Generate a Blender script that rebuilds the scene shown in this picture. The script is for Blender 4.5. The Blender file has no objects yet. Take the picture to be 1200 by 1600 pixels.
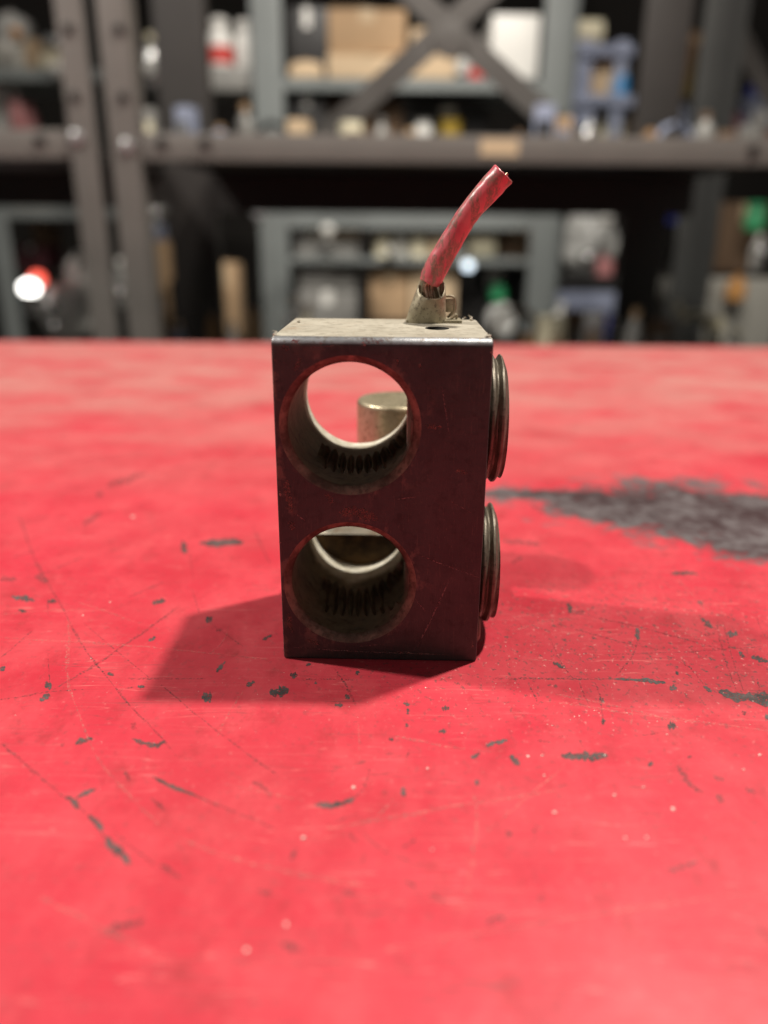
import bpy, bmesh, math, random
import numpy as np
from mathutils import Vector, Matrix, noise

random.seed(7)
scene = bpy.context.scene
COL = scene.collection

# ------------------------------------------------------------------ camera
PITCH, ROLL, CAM_H, FPX = 0.34472, 0.00837, 0.10371, 1202.0
fw = Vector((0, math.cos(PITCH), -math.sin(PITCH)))
rt0 = Vector((1, 0, 0)); up0 = rt0.cross(fw)
rt = math.cos(ROLL) * rt0 + math.sin(ROLL) * up0
up = -math.sin(ROLL) * rt0 + math.cos(ROLL) * up0
EYE = Vector((0, 0, CAM_H))
cd = bpy.data.cameras.new('camera'); cam = bpy.data.objects.new('camera', cd); COL.objects.link(cam)
cam.matrix_world = Matrix(((rt.x, up.x, -fw.x, 0), (rt.y, up.y, -fw.y, 0), (rt.z, up.z, -fw.z, CAM_H), (0, 0, 0, 1)))
cd.sensor_fit = 'VERTICAL'; cd.sensor_height = 26 * 1600 / FPX; cd.sensor_width = 26 * 1200 / FPX; cd.lens = 26
cd.clip_start = 0.005; cd.clip_end = 50
cd.dof.use_dof = True; cd.dof.focus_distance = 0.191; cd.dof.aperture_fstop = 26 / 4.7; cd.dof.aperture_blades = 0
scene.camera = cam

# ------------------------------------------------------------------ light (indoor lamps, no sky)
w = bpy.data.worlds.new('World'); scene.world = w; w.use_nodes = True
w.node_tree.nodes['Background'].inputs[0].default_value = (1.0, 0.95, 0.88, 1)
w.node_tree.nodes['Background'].inputs[1].default_value = 0.13
TARGET = Vector((0, 0.2, 0.03))

def lamp(name, direction, dist, size, power, color, target=TARGET):
    d = Vector(direction).normalized()
    l = bpy.data.lights.new(name, 'AREA'); l.shape = 'DISK'; l.size = size; l.energy = power; l.color = color
    o = bpy.data.objects.new(name, l); COL.objects.link(o)
    o.location = target + d * dist
    o.rotation_euler = (-d).to_track_quat('-Z', 'Y').to_euler()
    return o
lamp('lamp_right', (30, 19, 82), 2.1, 0.10, 57, (1.0, 0.93, 0.83))
lamp('lamp_left', (-52, 12, 57), 2.1, 0.09, 36, (1.0, 0.94, 0.86))
shelf_fill = lamp('shelf_fill_lamp', (0, -1.5, 1.9), 2.4, 0.4, 9, (1.0, 0.94, 0.86), Vector((0.1, 2.6, 0.3)))  # unseen overhead lamp added to brighten the shelves alone
shelf_fill.data.spread = math.radians(65)

scene.view_settings.view_transform = 'Standard'; scene.view_settings.look = 'None'
scene.view_settings.exposure = 0.0; scene.view_settings.gamma = 1.0
scene.view_settings.use_curve_mapping = False

# ------------------------------------------------------------------ helpers
def ray(px, py): return fw + rt * ((px - 600) / FPX) + up * ((800 - py) / FPX)
def G(px, py, z=0.0):
    d = ray(px, py); return EYE + d * ((z - CAM_H) / d.z)
def P(px, py, Y):
    d = ray(px, py); return EYE + d * (Y / d.y)

def link(name, me, mat=None, parent=None, label=None, cat=None, group=None, kind=None):
    o = bpy.data.objects.new(name, me); COL.objects.link(o)
    if mat is not None:
        for m in (mat if isinstance(mat, (list, tuple)) else [mat]): me.materials.append(m)
    if parent: o.parent = parent
    tag(o, label, cat, group, kind); return o
def tag(o, label=None, cat=None, group=None, kind=None):
    if label: o['label'] = label
    if cat: o['category'] = cat
    if group: o['group'] = group
    if kind: o['kind'] = kind
    return o
def empty(name, loc, label, cat, group=None, rz=0):
    o = bpy.data.objects.new(name, None); COL.objects.link(o); o.location = loc; o.rotation_euler = (0, 0, rz)
    o.empty_display_size = 0.02
    return tag(o, label, cat, group)
def mesh(verts, faces, smooth=False, sharp=None):
    me = bpy.data.meshes.new('mesh'); me.from_pydata([tuple(v) for v in verts], [], faces); me.update()
    if smooth:
        me.shade_smooth()
        if sharp: me.set_sharp_from_angle(angle=math.radians(sharp))
    return me
def bm_mesh(bm, smooth=False, sharp=35):
    me = bpy.data.meshes.new('mesh'); bm.to_mesh(me); bm.free()
    if smooth: me.shade_smooth(); me.set_sharp_from_angle(angle=math.radians(sharp))
    return me
def box_bm(x0, x1, y0, y1, z0, z1, bev=0.0, seg=2):
    bm = bmesh.new(); bmesh.ops.create_cube(bm, size=1)
    for v in bm.verts:
        v.co = Vector((x0 + (v.co.x + .5) * (x1 - x0), y0 + (v.co.y + .5) * (y1 - y0), z0 + (v.co.z + .5) * (z1 - z0)))
    if bev: bmesh.ops.bevel(bm, geom=list(bm.edges), offset=bev, segments=seg, profile=.6, affect='EDGES')
    return bm
def box(x0, x1, y0, y1, z0, z1, bev=0.0, seg=2): return bm_mesh(box_bm(x0, x1, y0, y1, z0, z1, bev, seg), bool(bev))
def lathe(prof, n=32, sharp=40):
    vs, fs = [], []
    for r, z in prof:
        for k in range(n): a = 2 * math.pi * k / n; vs.append((r * math.cos(a), r * math.sin(a), z))
    for i in range(len(prof) - 1):
        for k in range(n):
            a, b = i * n + k, i * n + (k + 1) % n; fs.append((a, b, b + n, a + n))
    fs.append(tuple(range(n))[::-1]); m = len(prof) - 1; fs.append(tuple(range(m * n, m * n + n)))
    return mesh(vs, fs, True, sharp)
def tube(pts, rad, n=12, caps=True, sharp=50):
    pts = [Vector(p) for p in pts]; vs, fs = [], []
    rad = rad if isinstance(rad, (list, tuple)) else [rad] * len(pts)
    nrm = None
    for i, p in enumerate(pts):
        t = (pts[min(i + 1, len(pts) - 1)] - pts[max(i - 1, 0)]).normalized()
        if nrm is None: nrm = t.cross(Vector((0, 1, 0.2))).normalized()
        nrm = (nrm - t * nrm.dot(t)).normalized(); b = t.cross(nrm)
        for k in range(n):
            a = 2 * math.pi * k / n; vs.append(p + (nrm * math.cos(a) + b * math.sin(a)) * rad[i])
    for i in range(len(pts) - 1):
        for k in range(n):
            a, b = i * n + k, i * n + (k + 1) % n; fs.append((a, b, b + n, a + n))
    if caps:
        fs.append(tuple(range(n))[::-1]); m = (len(pts) - 1) * n; fs.append(tuple(range(m, m + n)))
    return mesh(vs, fs, True, sharp)
def catmull(pts, sub=8):
    pts = [Vector(p) for p in pts]; out = []
    for i in range(len(pts) - 1):
        p0, p1, p2, p3 = pts[max(i - 1, 0)], pts[i], pts[i + 1], pts[min(i + 2, len(pts) - 1)]
        for k in range(sub):
            t = k / sub
            out.append(.5 * ((2 * p1) + (p2 - p0) * t + (2 * p0 - 5 * p1 + 4 * p2 - p3) * t * t + (3 * p1 - p0 - 3 * p2 + p3) * t ** 3))
    out.append(pts[-1]); return out

# ------------------------------------------------------------------ materials
class NT:
    def __init__(s, name):
        s.m = bpy.data.materials.new(name); s.m.use_nodes = True; s.t = s.m.node_tree; s.n = s.t.nodes
        s.b = s.n['Principled BSDF']; s.out = s.n['Material Output']
    def add(s, typ, **kw):
        n = s.n.new(typ)
        for k, v in kw.items(): setattr(n, k, v)
        return n
    def ln(s, a, b): s.t.links.new(a, b)
    def setin(s, sock, v):
        if hasattr(v, 'is_linked') or hasattr(v, 'links'): s.ln(v, sock)
        else: sock.default_value = v
    def math(s, op, a, b=None, c=None, clamp=False):
        n = s.add('ShaderNodeMath', operation=op, use_clamp=clamp)
        s.setin(n.inputs[0], a)
        if b is not None: s.setin(n.inputs[1], b)
        if c is not None: s.setin(n.inputs[2], c)
        return n.outputs[0]
    def ramp(s, v, lo, hi, a=0.0, b=1.0):
        n = s.add('ShaderNodeMapRange', interpolation_type='SMOOTHSTEP'); s.ln(v, n.inputs[0])
        n.inputs[1].default_value = lo; n.inputs[2].default_value = hi; n.inputs[3].default_value = a; n.inputs[4].default_value = b
        return n.outputs[0]
    def coord(s, kind='Object'): return s.add('ShaderNodeTexCoord').outputs[kind]
    def mapping(s, v, loc=(0, 0, 0), rot=(0, 0, 0), scale=(1, 1, 1)):
        n = s.add('ShaderNodeMapping'); s.ln(v, n.inputs[0]); n.inputs[1].default_value = loc; n.inputs[2].default_value = rot; n.inputs[3].default_value = scale
        return n.outputs[0]
    def noise(s, v, scale, detail=4, rough=.55, dist=0.0):
        n = s.add('ShaderNodeTexNoise'); s.ln(v, n.inputs['Vector']); n.inputs['Scale'].default_value = scale
        n.inputs['Detail'].default_value = detail; n.inputs['Roughness'].default_value = rough; n.inputs['Distortion'].default_value = dist
        return n.outputs[0]
    def mix(s, f, a, b):
        n = s.add('ShaderNodeMix', data_type='RGBA'); s.setin(n.inputs[0], f)
        for i, c in ((6, a), (7, b)):
            if isinstance(c, tuple): n.inputs[i].default_value = (*c, 1) if len(c) == 3 else c
            else: s.ln(c, n.inputs[i])
        return n.outputs[2]
    def bump(s, h, strength, dist):
        n = s.add('ShaderNodeBump'); s.ln(h, n.inputs['Height']); n.inputs['Strength'].default_value = strength; n.inputs['Distance'].default_value = dist
        s.ln(n.outputs[0], s.b.inputs['Normal'])
    def set(s, **kw):
        for k, v in kw.items():
            sock = s.b.inputs[k.replace('_', ' ')]
            if isinstance(v, tuple): sock.default_value = (*v, 1)
            else: s.setin(sock, v)
        return s

def plain(name, col, rough=.5, metal=0.0, var=.25, scale=30, bump=0.0, **kw):
    n = NT(name); c = n.coord(); f = n.noise(c, scale, 5)
    dark = tuple(x * (1 - var) for x in col); lite = tuple(min(1, x * (1 + var)) for x in col)
    n.set(Base_Color=n.mix(f, dark, lite), Roughness=rough, Metallic=metal, **kw)
    if bump: n.bump(f, bump, .002)
    return n.m

# ---- red painted bench top
def table_material():
    n = NT('red_bench_paint'); c = n.coord()
    big = n.noise(c, 9, 5, .6); mid = n.noise(c, 45, 5, .6); fine = n.noise(c, 900, 3, .6)
    col = n.mix(n.ramp(big, .3, .7), (0.49, 0.016, 0.035), (0.60, 0.029, 0.056))
    mott = n.noise(n.mapping(c, loc=(7, 3, 0), rot=(0, 0, .3), scale=(1.3, 1, 1)), 38, 6, .7)
    col = n.mix(n.ramp(mott, .40, .68, 0.0, .60), col, (0.66, 0.068, 0.088))
    mott2 = n.noise(n.mapping(c, loc=(2, 8, 0), rot=(0, 0, -.5), scale=(1.4, 1, 1)), 70, 6, .7)
    col = n.mix(n.ramp(mott2, .52, .74, 0.0, .6), col, (0.30, 0.012, 0.018))
    # chalky scuffing and dusty film, with the far half's grazing sheen painted in
    sep = n.add('ShaderNodeSeparateXYZ'); n.ln(c, sep.inputs[0])
    cs = n.mapping(c, rot=(0, 0, .35), scale=(1, 1.6, 1))
    dust_sheen = n.noise(cs, 14, 6, .65)
    far = n.ramp(sep.outputs[1], .22, .62)
    dm = n.math('MULTIPLY', n.ramp(dust_sheen, .20, .68), n.math('MULTIPLY_ADD', far, .84, .10))
    col = n.mix(dm, col, (0.47, 0.20, 0.175))
    grime = n.noise(n.mapping(c, loc=(3, 1, 0), rot=(0, 0, -.2), scale=(1, 2.2, 1)), 17, 6, .65)
    gm = n.math('MULTIPLY', n.ramp(grime, .57, .75), n.math('MULTIPLY_ADD', far, .55, .10))
    col = n.mix(gm, col, (0.22, 0.06, 0.05))
    # the zone right of the lug is rubbed: fine specks of dark metal and pale paint
    rub = n.math('MULTIPLY', n.ramp(n.math('ABSOLUTE', n.math('SUBTRACT', sep.outputs[0], .06)), .10, .02),
                 n.ramp(n.math('ABSOLUTE', n.math('SUBTRACT', sep.outputs[1], .19)), .06, .01))
    rub = n.math('MULTIPLY_ADD', rub, .75, .22)
    sp = n.noise(n.mapping(c, rot=(0, 0, .5), scale=(1.3, 1, 1)), 480, 4, .7)
    col = n.mix(n.math('MULTIPLY', n.ramp(sp, .56, .65), rub), col, (0.11, 0.06, 0.055))
    sp2 = n.noise(n.mapping(c, loc=(5, 2, 0), rot=(0, 0, -.4), scale=(1.4, 1, 1)), 560, 4, .7)
    col = n.mix(n.math('MULTIPLY', n.ramp(sp2, .60, .70), rub), col, (0.75, 0.30, 0.27))
    # hairline scratches in several directions
    for i, (ang, s1, colr, amt) in enumerate(((1.0, 260, (0.80, 0.20, 0.20), .5), (-1.15, 300, (0.80, 0.22, 0.20), .5), (1.3, 240, (0.16, 0.05, 0.05), .55),
                                              (-.85, 260, (0.16, 0.05, 0.05), .5), (.6, 320, (0.78, 0.22, 0.2), .3))):
        v = n.mapping(c, loc=(i * 1.7, i * .9, 0), rot=(0, 0, ang), scale=(1, 22, 1))
        h = n.noise(v, s1 / 22, 2, .5, .15)
        line = n.ramp(n.math('ABSOLUTE', n.math('SUBTRACT', h, .5)), .006, .001)
        mask = n.ramp(n.noise(n.mapping(c, loc=(i * 3.1, 0, 0)), 28, 3), .49, .64)
        col = n.mix(n.math('MULTIPLY', n.math('MULTIPLY', line, mask), amt), col, colr)
    # worn-through patch down to the dark steel
    d1 = n.noise(n.mapping(c, scale=(1, .8, 1)), 46, 4, .58); d2 = n.noise(c, 22, 4, .6)
    def ell(cx, cy, rx, ry, ang):
        v = n.mapping(c, loc=(-cx, -cy, 0))
        v = n.mapping(v, rot=(0, 0, -ang)); v = n.mapping(v, scale=(1 / rx, 1 / ry, 0))
        L = n.add('ShaderNodeVectorMath', operation='LENGTH'); n.ln(v, L.inputs[0]); return L.outputs['Value']
    wear = None
    for e in WEAR:
        q = n.math('SUBTRACT', 1.0, ell(*e))
        wear = q if wear is None else n.math('MAXIMUM', wear, q)
    wv = n.math('ADD', n.math('MULTIPLY_ADD', n.math('SUBTRACT', d1, .5), 1.5, wear), n.math('MULTIPLY', n.math('SUBTRACT', d2, .5), 1.1))
    d3 = n.noise(c, 190, 5, .65)
    wv = n.math('MULTIPLY_ADD', n.math('SUBTRACT', d3, .5), 1.3, wv)
    wm = n.ramp(wv, -.06, .44)
    steel = n.mix(n.ramp(n.math('MULTIPLY_ADD', d3, .6, n.math('MULTIPLY', d1, .5)), .45, .68), (0.045, 0.046, 0.048), (0.20, 0.205, 0.21))
    col = n.mix(n.math('MULTIPLY', wm, .93), col, steel)
    rough = n.math('MULTIPLY_ADD', mid, .22, .27)
    rough = n.math('MULTIPLY_ADD', dm, .25, rough)
    n.set(Base_Color=col, Roughness=rough, Metallic=n.math('MULTIPLY', wm, .5), Specular_IOR_Level=.5)
    n.bump(n.math('ADD', n.math('MULTIPLY', mid, 1.0), n.math('MULTIPLY', fine, .06)), .12, .002)
    return n.m
_a = [G(*p) for p in ((1100, 812), (880, 772), (1010, 800), (1180, 850), (845, 835))]
WEAR = [(_a[0].x + .014, _a[0].y + .006, .088, .044, -.25), (_a[1].x, _a[1].y - .002, .050, .011, -.05), (_a[2].x, _a[2].y + .006, .062, .034, -.2),
        (_a[3].x, _a[3].y, .03, .022, -.3)]
M = {}
M['table'] = table_material()

def chip_mat(name, alpha, col):
    n = NT(name); c = n.coord(); f = n.noise(c, 1500, 3, .6); g = n.noise(c, 260, 3)
    rnd = n.add('ShaderNodeObjectInfo').outputs['Random']
    c2 = n.mix(n.math('MULTIPLY', rnd, .6), tuple(x * 1.5 for x in col), (col[0] * 1.3, col[1] * .75, col[2] * .6))
    n.set(Base_Color=n.mix(n.ramp(g, .3, .7), tuple(x * .65 for x in col), c2), Roughness=.45, Metallic=.25)
    n.set(Alpha=n.ramp(f, alpha[0], alpha[1]))
    return n.m
M['chip'] = chip_mat('bare_steel_chip', (.28, .56), (0.095, 0.092, 0.09))
M['chip_faint'] = chip_mat('rubbed_steel_mark', (.36, .80), (0.12, 0.09, 0.09))
M['scratch'] = chip_mat('dark_scratch', (.40, .80), (0.10, 0.085, 0.085))
M['pale'] = chip_mat('pale_scratch', (.39, .86), (0.70, 0.30, 0.28))

# ---- lug metal
def lug_material(name, c1, c2, c3, stain, metal):
    n = NT(name); c = n.coord()
    a = n.noise(c, 55, 6, .65); b = n.noise(c, 320, 5, .65); d = n.noise(n.mapping(c, scale=(1, 1, .8)), 150, 6, .65)
    col = n.mix(n.ramp(a, .3, .7), c1, c2)
    col = n.mix(n.math('MULTIPLY', n.ramp(b, .50, .68), .55), col, c3)
    # brown stains round the mouths of the bores and along the left edge
    sep = n.add('ShaderNodeSeparateXYZ'); n.ln(c, sep.inputs[0])
    st = None
    for cx, cz in BORES:
        dx = n.math('SUBTRACT', sep.outputs[0], cx); dz = n.math('SUBTRACT', sep.outputs[2], cz)
        r = n.math('SQRT', n.math('ADD', n.math('MULTIPLY', dx, dx), n.math('MULTIPLY', dz, dz)))
        m = n.ramp(r, BR + .0075, BR + .001)
        st = m if st is None else n.math('MAXIMUM', st, m)
    st = n.math('MAXIMUM', st, n.ramp(sep.outputs[0], -.016, -.025))
    sm = n.math('MULTIPLY', n.ramp(d, .52, .62), n.math('MULTIPLY_ADD', st, .75, .05))
    col = n.mix(sm, col, stain)
    # fine dark scratches
    sc = n.noise(n.mapping(c, rot=(0, .6, 0), scale=(60, 1, 3)), 18, 2, .5)
    sl = n.ramp(n.math('ABSOLUTE', n.math('SUBTRACT', sc, .5)), .006, .001)
    col = n.mix(n.math('MULTIPLY', sl, .35), col, stain)
    n.set(Base_Color=col, Metallic=metal, Roughness=n.math('MULTIPLY_ADD', b, .3, .34), Specular_IOR_Level=.4)
    n.bump(n.math('ADD', b, n.math('MULTIPLY', a, .6)), .22, .0006)
    return n.m
def bore_material():
    """dark dirty bore, with the lit crescent at the rear painted paler"""
    n = NT('dirty_bore_lit_rear'); c = n.coord()
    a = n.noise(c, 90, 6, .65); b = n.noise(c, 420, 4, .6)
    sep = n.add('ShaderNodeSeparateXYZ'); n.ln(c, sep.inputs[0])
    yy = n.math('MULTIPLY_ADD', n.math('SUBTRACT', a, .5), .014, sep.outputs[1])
    lit_rear = n.ramp(yy, .0325, .0375)  # pale rear zone paints in the light entering from behind
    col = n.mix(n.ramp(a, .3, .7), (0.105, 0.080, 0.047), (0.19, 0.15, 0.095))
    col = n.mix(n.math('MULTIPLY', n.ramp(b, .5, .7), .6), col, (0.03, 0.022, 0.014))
    col = n.mix(lit_rear, col, n.mix(n.ramp(b, .35, .65), (0.48, 0.44, 0.34), (0.62, 0.59, 0.50)))
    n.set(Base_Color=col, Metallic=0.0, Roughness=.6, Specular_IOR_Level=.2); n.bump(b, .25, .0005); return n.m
def pocket_material():
    n = NT('shaded_rusty_blind_end'); c = n.coord(); a = n.noise(c, 140, 5, .6)  # rusty brown, with the end wall's shade put into the tone
    n.set(Base_Color=n.mix(n.ramp(a, .35, .65), (0.035, 0.022, 0.012), (0.13, 0.075, 0.03)), Roughness=.7, Specular_IOR_Level=.2); return n.m
def rim_material():
    n = NT('worn_bore_rim'); c = n.coord()
    a = n.noise(c, 160, 6, .65); b = n.noise(c, 700, 4, .6)
    col = n.mix(n.ramp(a, .35, .65), (0.09, 0.065, 0.045), (0.26, 0.20, 0.145))
    col = n.mix(n.math('MULTIPLY', n.ramp(b, .5, .68), .6), col, (0.05, 0.035, 0.025))
    n.set(Base_Color=col, Metallic=.2, Roughness=.55); n.bump(b, .3, .0005); return n.m
BR = .0148
BORES = ((-.0073, .0617), (-.0076, .0215))     # local to the lug
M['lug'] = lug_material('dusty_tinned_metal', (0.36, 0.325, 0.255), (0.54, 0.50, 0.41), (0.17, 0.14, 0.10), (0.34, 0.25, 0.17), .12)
M['face'] = lug_material('dark_face_metal', (0.036, 0.045, 0.043), (0.056, 0.066, 0.062), (0.026, 0.028, 0.026), (0.15, 0.125, 0.10), .25); M['bore'] = bore_material(); M['rim'] = rim_material(); M['pocket'] = pocket_material()  # much darker metal tone for the front and sides
def tin(name, c1, c2, dirt, metal=.45, rough=.42, sc=160):
    n = NT(name); c = n.coord(); a = n.noise(c, sc, 6, .65); b = n.noise(c, sc * 5, 4, .65)
    col = n.mix(n.ramp(a, .3, .7), c1, c2); col = n.mix(n.math('MULTIPLY', n.ramp(b, .52, .68), .7), col, dirt)
    n.set(Base_Color=col, Metallic=metal, Roughness=rough); n.bump(b, .2, .0004); return n.m
M['bevel'] = tin('shaded_bevel', (0.18, 0.185, 0.195), (0.34, 0.345, 0.36), (0.13, 0.095, 0.07), .7, .46, 150)  # greyer bluish tone puts the bevel's shade into its colour
M['post'] = tin('brassy_post', (0.42, 0.36, 0.23), (0.58, 0.51, 0.36), (0.12, 0.09, 0.05), .7, .36)
M['screw'] = tin('screw_metal', (0.12, 0.098, 0.070), (0.22, 0.19, 0.145), (0.05, 0.04, 0.03), .4, .5)
M['terminal'] = tin('tinned_terminal', (0.30, 0.255, 0.165), (0.46, 0.41, 0.29), (0.08, 0.065, 0.045), .3, .5, sc=220)
M['copper'] = tin('strand_copper', (0.45, 0.30, 0.20), (0.62, 0.45, 0.33), (0.12, 0.07, 0.05), .8, .35, 500)
def wire_material():
    n = NT('red_wire_insulation'); c = n.coord()
    ax = n.mapping(c, rot=(0, -.58, 0), scale=(1, 1, .22))
    a = n.noise(ax, 420, 5, .65); b = n.noise(c, 1500, 4, .6)
    col = n.mix(n.ramp(n.noise(c, 120, 3), .3, .7), (0.60, 0.085, 0.12), (0.70, 0.19, 0.21))
    col = n.mix(n.math('MULTIPLY', n.ramp(a, .47, .57), n.ramp(b, .35, .6, .35, .95)), col, (0.25, 0.155, 0.115))
    n.set(Base_Color=col, Roughness=.34); n.bump(a, .15, .0006); return n.m
M['wire'] = wire_material()
M['hole'] = plain('dark_hole', (0.02, 0.017, 0.014), .8)  # near-black tone for the hole in the top
M['glint_specks'] = plain('pale_glint', (0.75, 0.62, 0.55), .4, scale=400)

# ---- shop materials
M['rack'] = plain('taupe_rack_paint', (0.165, 0.152, 0.140), .5, .1, .2, 12)
M['rack_dark'] = plain('dark_rack_paint', (0.028, 0.024, 0.022), .55, .1, .25, 12)
M['grey'] = plain('blue_grey_shelf_paint', (0.19, 0.208, 0.205), .5, .1, .15, 10)
M['bolt'] = plain('zinc_bolt', (0.52, 0.53, 0.54), .35, .7, .1, 60)
M['wall'] = plain('dark_back_wall', (0.028, 0.024, 0.021), .9, 0, .4, 2)
M['floor'] = plain('concrete_floor', (0.16, 0.15, 0.14), .8, 0, .3, 4)
M['carton'] = plain('brown_cardboard', (0.42, 0.28, 0.16), .85, 0, .18, 14)
M['carton_pale'] = plain('pale_cardboard', (0.60, 0.45, 0.29), .85, 0, .15, 14)
M['carton_dark'] = plain('dark_cardboard', (0.16, 0.10, 0.06), .85, 0, .25, 14)
M['tape'] = plain('packing_tape', (0.55, 0.42, 0.27), .35, 0, .1, 30)
M['white'] = plain('white_plastic', (0.78, 0.77, 0.73), .4, 0, .08, 12)
M['cream'] = plain('cream_plastic', (0.72, 0.66, 0.48), .45, 0, .15, 12)
M['black'] = plain('black_plastic', (0.018, 0.017, 0.017), .45, 0, .3, 12)
M['greybox'] = plain('grey_metal_box', (0.26, 0.255, 0.24), .5, .2, .2, 18)
M['palegrey'] = plain('pale_grey_panel', (0.40, 0.39, 0.35), .6, 0, .15, 10)
M['blue'] = plain('blue_plastic', (0.04, 0.22, 0.48), .4, 0, .15, 12)
M['deepblue'] = plain('deep_blue_plastic', (0.03, 0.045, 0.30), .4, 0, .2, 12)
M['slate'] = plain('slate_blue_paint', (0.25, 0.28, 0.38), .5, 0, .12, 12)
M['green'] = plain('green_plastic', (0.03, 0.30, 0.12), .4, 0, .2, 12)
M['yellow'] = plain('mustard_plastic', (0.30, 0.20, 0.02), .5, 0, .2, 12)
M['red'] = plain('red_plastic', (0.60, 0.06, 0.05), .4, 0, .15, 12)
M['maroon'] = plain('maroon_card', (0.13, 0.03, 0.04), .6, 0, .2, 12)
M['pink'] = plain('dusty_pink_plastic', (0.48, 0.20, 0.20), .4, 0, .2, 12)
M['steel'] = plain('bright_steel', (0.66, 0.66, 0.65), .22, .9, .1, 40)
M['wood'] = plain('old_wood', (0.24, 0.13, 0.05), .7, 0, .3, 20)
M['orange'] = plain('orange_card', (0.55, 0.27, 0.08), .6, 0, .15, 20)
def film():
    n = NT('clear_poly_film'); c = n.coord(); f = n.noise(c, 40, 5)
    n.set(Base_Color=n.mix(f, (0.42, 0.42, 0.40), (0.75, 0.75, 0.72)), Roughness=.18, Alpha=.8); n.bump(f, .8, .01); return n.m
M['film'] = film()
def glow(name, col, s):
    n = NT(name); n.set(Base_Color=(.8, .8, .8), Emission_Color=col, Emission_Strength=s); return n.m
M['glow_white'] = glow('lit_bulb', (1, .98, .92), 6.0); M['glow_red'] = glow('lit_red_lens', (1, .10, .06), 2.2); M['glow_blue'] = glow('lit_led', (.72, .88, 1), 2.0)

# ------------------------------------------------------------------ bench
bench = empty('workbench', (0, 0, 0), 'red painted workbench top, scratched and chipped, under the metal lug', 'workbench')
TY = .797
link('bench_top', box(-1.3, 1.3, -.55, TY, -.045, 0, .003, 3), M['table'], bench)
for sx in (-1.22, 1.22):
    for sy in (-.47, .75):
        link('leg', box(sx - .03, sx + .03, sy - .03, sy + .03, -.9, -.0455, .003), M['rack_dark'], bench)
link('apron', box(-1.18, 1.18, .735, .765, -.16, -.0455, .002), M['rack_dark'], bench)

# paint chips and scratches, laid on the paint as thin worn shapes
_z = [2.0e-5]
def stroke(pts, w, jit=.25, taper=.6, n=None):
    """outline of a worn mark: points and width in the picture, laid out on the bench plane"""
    c = catmull([(x, y, 0) for x, y in pts], 6 if len(pts) > 2 else 10)
    L = []; R = []
    for i, p in enumerate(c):
        t = i / (len(c) - 1); q = c[min(i + 1, len(c) - 1)] - c[max(i - 1, 0)]; q.normalize()
        nn = Vector((-q.y, q.x, 0)); prof = max(.04, math.sin(math.pi * min(max(t, .02), .98)) ** taper)
        a = w * .5 * prof * (1 + random.uniform(-jit, jit) * 1.6); b = w * .5 * prof * (1 + random.uniform(-jit, jit) * 1.6)
        L.append(p + nn * a); R.append(p - nn * b)
    _z[0] += 3.0e-7; z = _z[0]
    vs = [G(p.x, p.y, z) for p in L] + [G(p.x, p.y, z) for p in R]; k = len(c)
    return vs, [(i, i + 1, k + i + 1, k + i) for i in range(k - 1)]
class Acc:
    def __init__(s): s.v = []; s.f = []
    def add(s, vf):
        o = len(s.v); s.v += vf[0]; s.f += [tuple(i + o for i in f) for f in vf[1]]

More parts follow.
